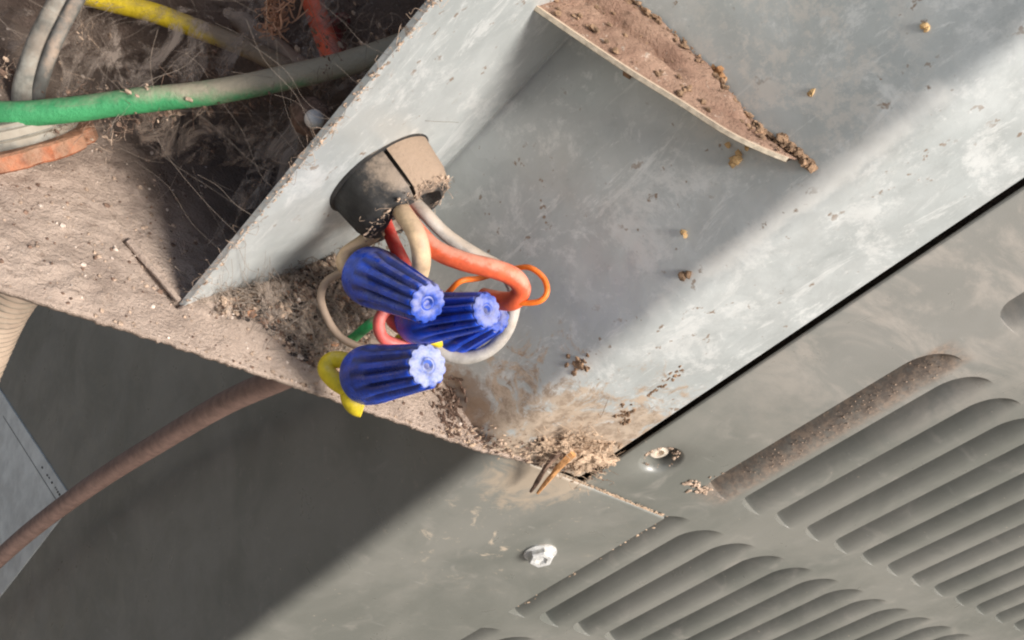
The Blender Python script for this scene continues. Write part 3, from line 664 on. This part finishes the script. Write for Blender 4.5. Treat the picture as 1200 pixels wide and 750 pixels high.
# ---------------------------------------------------------------- screws
sc_ = panel(633, 647, 1.3)
root = thing('screw', 'bright pale screw head on the plain corner plate', 'screw', sc_)
mb = MB(); mb.add(*lathe(sc_, (0, -1, 0), [(0, 5.6), (.6, 5.6), (.9, 5.0)], 28)); mb.build('washer', STEEL, root)
mb = MB(); mb.add(*lathe(sc_, (-.1, -1, .1), [(.6, 4.4), (3.0, 4.3), (3.5, 3.8), (3.5, 2.3), (2.6, 2.0), (2.5, .1)], 6, caps=(False, False), rf=None)); mb.build('hex_head', STEEL, root, angle=25)
root = thing('screw', 'dirty screw sunk in a hole above the plate joint', 'screw', (hx, 5, hz))
mb = MB(); mb.add(*lathe((hx, 5.4, hz), (0, -1, 0), [(0, 3.4), (2.0, 3.3), (2.6, 2.7), (2.7, 1.5), (1.6, 1.3), (1.5, .1)], 20)); mb.build('head', OLDSTEEL, root)
mb = MB()
for i in range(70):
    a = rnd.uniform(0, 6.28); r = rnd.uniform(2.5, 5.8)
    if math.cos(a - 2.4) > -.3 or r > 4.6: mb.add(*chunk((hx + r * math.cos(a), 3.6 - max(0, r - 3) * 1.1, hz + r * math.sin(a)), rnd.choice((.2, .3, .5, .8)), .8, (0, -1, 0)))
o = mb.build('packed_dirt', CRUMBS[0], root, angle=20); o['kind'] = 'stuff'

# ---------------------------------------------------------------- dirt, lint and webs
def inpoly(x, y, P):
    c = False
    for (x1, y1), (x2, y2) in zip(P, P[1:] + P[:1]):
        if (y1 > y) != (y2 > y) and x < (x2 - x1) * (y - y1) / (y2 - y1) + x1: c = not c
    return c
heap_poly = [(270, 352), (330, 325), (395, 300), (420, 312), (440, 360), (430, 400), (400, 440), (350, 425), (290, 385), (240, 372)]
crumb = [MB() for _ in CRUMBS]; fib = MB()
k = 0
while k < 3600:
    x, y = rnd.uniform(230, 450), rnd.uniform(295, 450)
    if not inpoly(x, y, heap_poly): continue
    p = shelf(x, y)
    if p[1] > post_y(p[0]) - .5: p = flange(x, y, .6); nr_ = NF
    else: p = np.array([p[0], p[1], dust_h(p[0], p[1]) + rnd.uniform(-.2, .8)]); nr_ = (0, 0, 1)
    w = rnd.random(); ci = 0 if w < .36 else 1 if w < .74 else 2 if w < .86 else 3 if w < .97 else 4
    crumb[ci].add(*chunk(p, rnd.choice((.18, .24, .3, .4, .55, .9)) * rnd.uniform(.7, 1.3), rnd.uniform(.5, 1), nr_, rnd.uniform(1, 1.8))); k += 1
for i in range(1100):
    x, y = rnd.uniform(240, 440), rnd.uniform(315, 430)
    if not inpoly(x, y, heap_poly): continue
    p = shelf(x, y); p = np.array([p[0], min(p[1], post_y(p[0]) - 1), dust_h(*p[:2]) + rnd.uniform(.3, 2.5)])
    q = p + np.array([rnd.gauss(0, 6), rnd.gauss(0, 4), rnd.gauss(.4, 1.4)]); q[1] = min(q[1], post_y(q[0]) - .6)
    fib.add(*fibre(p, q, .14, rnd.uniform(.05, .13), n=3))
for mb, mt, nm in zip(crumb, CRUMBS, ('tan', 'dark brown', 'blackish', 'pale', 'rust brown')):
    tag(mb.build('dirt_heap', mt, angle=20), nm + ' crumbs in the dirt heap left of the blue nuts', kind='stuff')
tag(fib.build('lint_fibre', WEB, angle=180), 'lint fibres matted over the dirt heap', kind='stuff')
# grains over the shelf and the compartment floor
mb = [MB(), MB(), MB()]
for i in range(1500):
    x, y = rnd.uniform(-190, -45), rnd.uniform(-14, 60); y = max(y, front_y(x) + .6)
    if y > post_y(x) - 1 or dust_h(x, y) > 20: continue
    mb[rnd.choice((0, 1, 1, 1, 2, 2))].add(*chunk((x, y, dust_h(x, y) + .15), rnd.choice((.18, .22, .28, .36, .6)) * rnd.uniform(.6, 1.2), .6))
for b_, mt, nm in zip(mb, (CRUMBS[3], CRUMBS[0], CRUMBS[1]), ('pale', 'tan', 'brown')): tag(b_.build('shelf_grit', mt, angle=20), nm + ' grit scattered over the dusty shelf', kind='stuff')
# corner where shelf, post and plates meet
mb = MB(); m2 = MB(); m3 = MB()
for i in range(700):
    t = rnd.random(); x = 520 + 190 * t + rnd.gauss(0, 8); y = 508 + 46 * t + rnd.gauss(0, 9)
    p = web(x, y, .4) if x < 590 else strip(x, y, .4)
    if p[2] < 0: p = np.array([*shelf(x, y)[:2], .4]); p = p if p[1] > front_y(p[0]) - 1 else None
    if p is None: continue
    (m2 if rnd.random() < .4 else m3 if rnd.random() < .45 else mb).add(*chunk(p, rnd.choice((.12, .17, .25, .5)) * rnd.uniform(.6, 1.3), .5, NS, rnd.uniform(1, 1.9)))
for i in range(170):
    x, y = 683 + rnd.gauss(0, 17), 530 + rnd.gauss(0, 12); p = strip(x, y, rnd.uniform(.2, 2.4))
    mb.add(*chunk(p, rnd.choice((.15, .2, .3, .7)), .8, NS, 1.8))
for i, (x, y, a, b_) in enumerate(((690, 533, 5.5, 3.6), (674, 527, 4.2, 3), (704, 524, 3.6, 2.6), (660, 519, 3.4, 2.2), (682, 545, 3.4, 2.0), (640, 520, 3.0, 1.6), (712, 540, 2.6, 1.8))):
    mb.add(*blob(strip(x, y, .3), a * 1.05, a * .8, b_ * .8, NS, i * 3.1, seg=44, amp=.7))
for i in range(150):
    x, y = 680 + rnd.gauss(0, 18), 530 + rnd.gauss(0, 12); p = strip(x, y, rnd.uniform(.5, 3)); mb.add(*fibre(p, p + np.array([rnd.gauss(0, 5), rnd.gauss(0, 1.2), rnd.gauss(0, 4)]), .2, rnd.uniform(.04, .09), n=3))
for i in range(110):
    x, y = 524 + rnd.gauss(0, 8), 474 + rnd.gauss(0, 16); p = web(x, y, .6); p = p if p[2] > 0 else np.array([*shelf(x, y)[:2], 1.0])
    m2.add(*chunk(p, rnd.uniform(.2, .6), .5, NW, 2.6))
tag(mb.build('corner_lint', FLUFF, angle=20), 'peach coloured lint and dust packed in the bottom corner of the post', kind='stuff')
tag(m2.build('corner_dirt', CRUMBS[1], angle=20), 'dark brown dirt crumbs along the foot of the post', kind='stuff')
tag(m3.build('corner_grit', CRUMBS[0], angle=20), 'tan grit along the foot of the post', kind='stuff')
mb = MB(); mb.add(*tube([strip(672, 532, 3), strip(655, 548, 4), at(642, 563, 258), at(630, 578, 262)], lambda t: 1.15 - .7 * t, 7, 5, wob=.4))
tag(mb.build('twig', TWIG, angle=40), 'small orange twig sticking down from the corner lint', 'twig')
mb = MB(); mb.add(*tube([strip(655, 530, 2), strip(640, 548, 3), at(629, 566, 260), at(622, 576, 264)], lambda t: 1.0 - .5 * t, 7, 5, wob=.5))
tag(mb.build('twig', CRUMBS[1], angle=40), 'dark brown twig lying beside the orange twig', 'twig')
# a few clods one can point to
def clod(name, label, pts, mat, cat='dirt speck'):
    mb = MB()
    for p, r in pts: mb.add(*chunk(p, r, .7, NW, 1.3))
    tag(mb.build(name, mat, angle=25), label, cat, 'specks stuck on the post')
clod('mud_speck', 'brown mud speck on grey web right of the orange loop', [(web(799, 323, .2), 1.1), (web(806, 321, .2), 1.0)], MUD)
clod('mud_speck', 'tan crumb high on grey web, right of the mud speck', [(web(801, 272, .2), .7), (web(803, 276, .2), .6)], STRAW)
clod('mud_speck', 'crusty dark mud spot low on the web below the orange loop', [(web(680 + rnd.gauss(0, 8), 428 + rnd.gauss(0, 6), .15), rnd.uniform(.3, .9)) for i in range(22)], MUD)
clod('straw_bit', 'yellow straw crumb hanging just under the ledge', [(web(862, 186, .6), 1.2), (web(859, 191, .6), 1.0), (web(866, 180, .6), .8), (web(853, 170, .6), .7), (web(875, 174, .6), .6), (web(863, 190, .9), .8)], STRAW, 'straw bit')
clod('rust_spot', 'orange brown lump on the web just above the ledge', [(web(843, 82, .4), 1.2), (web(838, 90, .4), 1.2), (web(848, 94, .4), .9), (web(836, 80, .4), .8), (web(845, 88, .4), 1.0)], plain('rust', (.38, .20, .09), .9, .4, sc=.6), 'rust spot')
clod('straw_bit', 'yellow speck near the top edge of the web', [(web(1083, 30, .3), .8), (web(1086, 34, .3), .7)], STRAW, 'straw bit')
clod('straw_bit', 'small yellow crumb right of the ledge on the bare web', [(web(951, 108, .3), .8), (web(949, 111, .3), .6)], STRAW, 'straw bit')
clod('mud_speck', 'brown crust on the pale strip above the corner lint', [(strip(732 + rnd.gauss(0, 5), 487 + rnd.gauss(0, 6), .15), rnd.uniform(.3, .9)) for i in range(20)], MUD)
clod('mud_speck', 'brown streak of crumbs high on the pale strip', [(strip(760 + i * 1.6, 462 - i * 1.2 + rnd.gauss(0, 3), .15), rnd.uniform(.25, .75)) for i in range(26)], MUD)
clod('mud_speck', 'brown stain crumb where ledge meets the flange fold', [(flange(602, 102, .5), 1.0), (flange(606, 98, .5), .8)], MUD)
clod('mud_speck', 'dark rusty crumb under the front rim of the ledge', [(web(737, 82, .5), 1.6), (web(743, 86, .5), 1.4)], MUD)
# debris in the first slots
mb = MB()
for i in range(240):
    t = rnd.random(); z = 14 + 84 * t; x = X0 + 7 + abs(rnd.gauss(3.5, 1.6)) if t > .12 else X0 + rnd.uniform(-2, 8)
    mb.add(*chunk((x, 23 * max(0, 1 - (x - X0) / 14.6) ** 2 - .1 if x > X0 + .5 else -.2, z), rnd.choice((.08, .11, .15, .22)) * (1.8 if t < .1 else 1), .6, (0, -1, 0), 1.5))
for i in range(40):
    mb.add(*chunk((X0 + rnd.uniform(-7, 5), -.3, 13.5 + rnd.gauss(0, 1.0)), rnd.uniform(.25, .8), .7, (0, -1, 0), 1.8))
tag(mb.build('slot_dirt', CRUMBS[0], angle=20), 'tan dirt lodged along the first vent slot', kind='stuff')
mb = MB()
for i in range(420):
    z = ZT - rnd.random() * 84; mb.add(*chunk((X0 + 3.3 + abs(rnd.gauss(0, 2.2)), rnd.uniform(1.2, 3.4), z), rnd.choice((.18, .25, .4)), .6, (0, -1, 0), 2))
for i in range(330):
    x = rnd.uniform(-6, 38); mb.add(*chunk((x, -.7, ZT + rnd.gauss(.2, .35)), rnd.choice((.15, .22, .35)), .6, (0, -1, 0), 2.2))
tag(mb.build('joint_dirt', FLUFF, angle=20), 'pale dirt along the joint between plate and louvered panel', kind='stuff')
# cobwebs
mb = MB(); anchors = [at(rnd.uniform(0, 430), rnd.uniform(-5, 170), rnd.uniform(188, 224)) for i in range(60)]
for i in range(260):
    a = rnd.choice(anchors); q = a + np.array([rnd.gauss(0, 10), rnd.gauss(0, 8), rnd.gauss(0, 10)])
    if q[2] < 1: q[2] = 1
    mb.add(*fibre(a, q, .03, rnd.choice((.02, .025, .03, .05)), n=4))
for i in range(26):
    a = rnd.choice(anchors); q = rnd.choice(anchors)
    if np.linalg.norm(a - q) < 40: mb.add(*fibre(a, q, .03, rnd.choice((.025, .03, .05)), n=4))
for i in range(26):
    t = rnd.random(); a = F + np.array([0, 0, 92 * t]); q = a + np.array([rnd.gauss(-12, 7), rnd.uniform(2, 30), rnd.gauss(-4, 10)]); q[2] = max(q[2], 1); mb.add(*fibre(a, q, .04, rnd.uniform(.02, .04), n=4))
for i in range(80):
    t = rnd.random(); y_, x_ = 360 + 14 * rnd.gauss(0, 1), 240 + 190 * t
    p = shelf(x_, y_, 1.5); q = flange(x_ + rnd.uniform(-20, 15), y_ - rnd.uniform(15, 60), .5); p[1] = min(p[1], post_y(p[0]) - 1); mb.add(*fibre(p, q, .03, rnd.uniform(.03, .05), n=4))
tag(mb.build('cobweb', WEB, angle=180), 'dusty cobweb threads strung between the wires', kind='stuff')
m = Mat('web_film'); m.b.inputs['Base Color'].default_value = (.34, .27, .215, 1); m.b.inputs['Roughness'].default_value = 1
m.L(m.mth('MULTIPLY', m.step(m.noise(.16, 8, .75, .8, m.stretch((1, .5, .45))), .47, .65), .75), m.b.inputs['Alpha'])
WEBFILM = m.m
mb = MB()
def film(c, seed, n=9):
    """a sagging sheet of old web spread between four anchor points"""
    V = []
    for j in range(n + 1):
        for i in range(n + 1):
            u_, v_ = i / n, j / n
            p = (c[0] * (1 - u_) + c[1] * u_) * (1 - v_) + (c[3] * (1 - u_) + c[2] * u_) * v_
            V.append(p + 3.0 * np.array([mn.noise(Vector((u_ * 3, v_ * 3, seed))), mn.noise(Vector((u_ * 3, v_ * 3, seed + 5))), mn.noise(Vector((u_ * 3, v_ * 3, seed + 9)))]))
    mb.add(V, [(j * (n + 1) + i, j * (n + 1) + i + 1, (j + 1) * (n + 1) + i + 1, (j + 1) * (n + 1) + i) for j in range(n) for i in range(n)])
film([at(90, -20, 206), at(250, 20, 208), at(240, 112, 200), at(60, 118, 200)], 1)
film([at(230, 30, 212), at(400, -10, 212), at(410, 70, 204), at(260, 104, 202)], 2)
film([at(150, 122, 196), at(400, 82, 202), at(380, 200, 212), at(170, 190, 216)], 3)
film([at(0, -10, 216), at(110, -10, 214), at(120, 118, 206), at(-10, 110, 206)], 4)
film([at(330, 120, 200), at(450, 70, 196), at(330, 220, 196), at(240, 290, 200)], 5)
film([shelf(250, 366, 3), shelf(330, 400, 3), shelf(425, 425, 4), flange(400, 318, 5)], 7)
film([flange(240, 345, 2), shelf(300, 385, 3), shelf(410, 400, 6), flange(395, 305, 3)], 8)
film([at(270, 8, 206), at(330, -10, 206), at(318, 60, 206), at(275, 66, 206)], 6)
tag(mb.build('cobweb_sheet', WEBFILM, angle=180), 'dusty sheets of old cobweb hanging among the wires', kind='stuff')
mb = MB()
for i in range(90):
    c = at(rnd.gauss(322, 5), rnd.uniform(-6, 36), 206 + rnd.gauss(0, 1.5)); mb.add(*fibre(c, c + np.array([rnd.gauss(0, 1.5), rnd.gauss(0, 1.5), rnd.gauss(0, 3)]), .15, rnd.uniform(.1, .3), n=3))
tag(mb.build('lint_tuft', plain('salmon_lint', (.50, .27, .16), .95, .3)), 'salmon brown lint tuft hanging at the top edge left of the red wire', 'lint tuft')
mb = [MB(), MB()]
for i in range(70):
    c = rnd.choice(anchors) if i < 34 else at(*((lambda x: (x, 134 - .0 * x - (x > 60) * (x - 60) * .14 - (x > 300) * (x - 300) * .16 + rnd.choice((-14, 13)), 190 + x * .016))(rnd.uniform(20, 470))))
    for j in range(rnd.randint(8, 20)):
        a = c + np.array([rnd.gauss(0, 1.3), rnd.gauss(0, 1.3), rnd.gauss(0, 1.5)]); q = a + np.array([rnd.gauss(0, 2.2), rnd.gauss(0, 2.2), rnd.gauss(0, 2.2)])
        mb[i % 3 == 0].add(*fibre(a, q, .07, rnd.uniform(.025, .06), n=3))
    for j in range(rnd.randint(2, 7)):
        mb[i % 3 == 0].add(*chunk(c + np.array([rnd.gauss(0, 1.6), rnd.gauss(0, 1.6), rnd.gauss(0, 1.6)]), rnd.choice((.2, .3, .45, .7)), .7, (rnd.random(), rnd.random(), 1), 1.5))
for b_, mt, nm in zip(mb, (CRUMBS[1], CRUMBS[0]), ('brown', 'tan')): tag(b_.build('web_lint', mt, angle=60), nm + ' lint tufts caught in the cobwebs', kind='stuff')
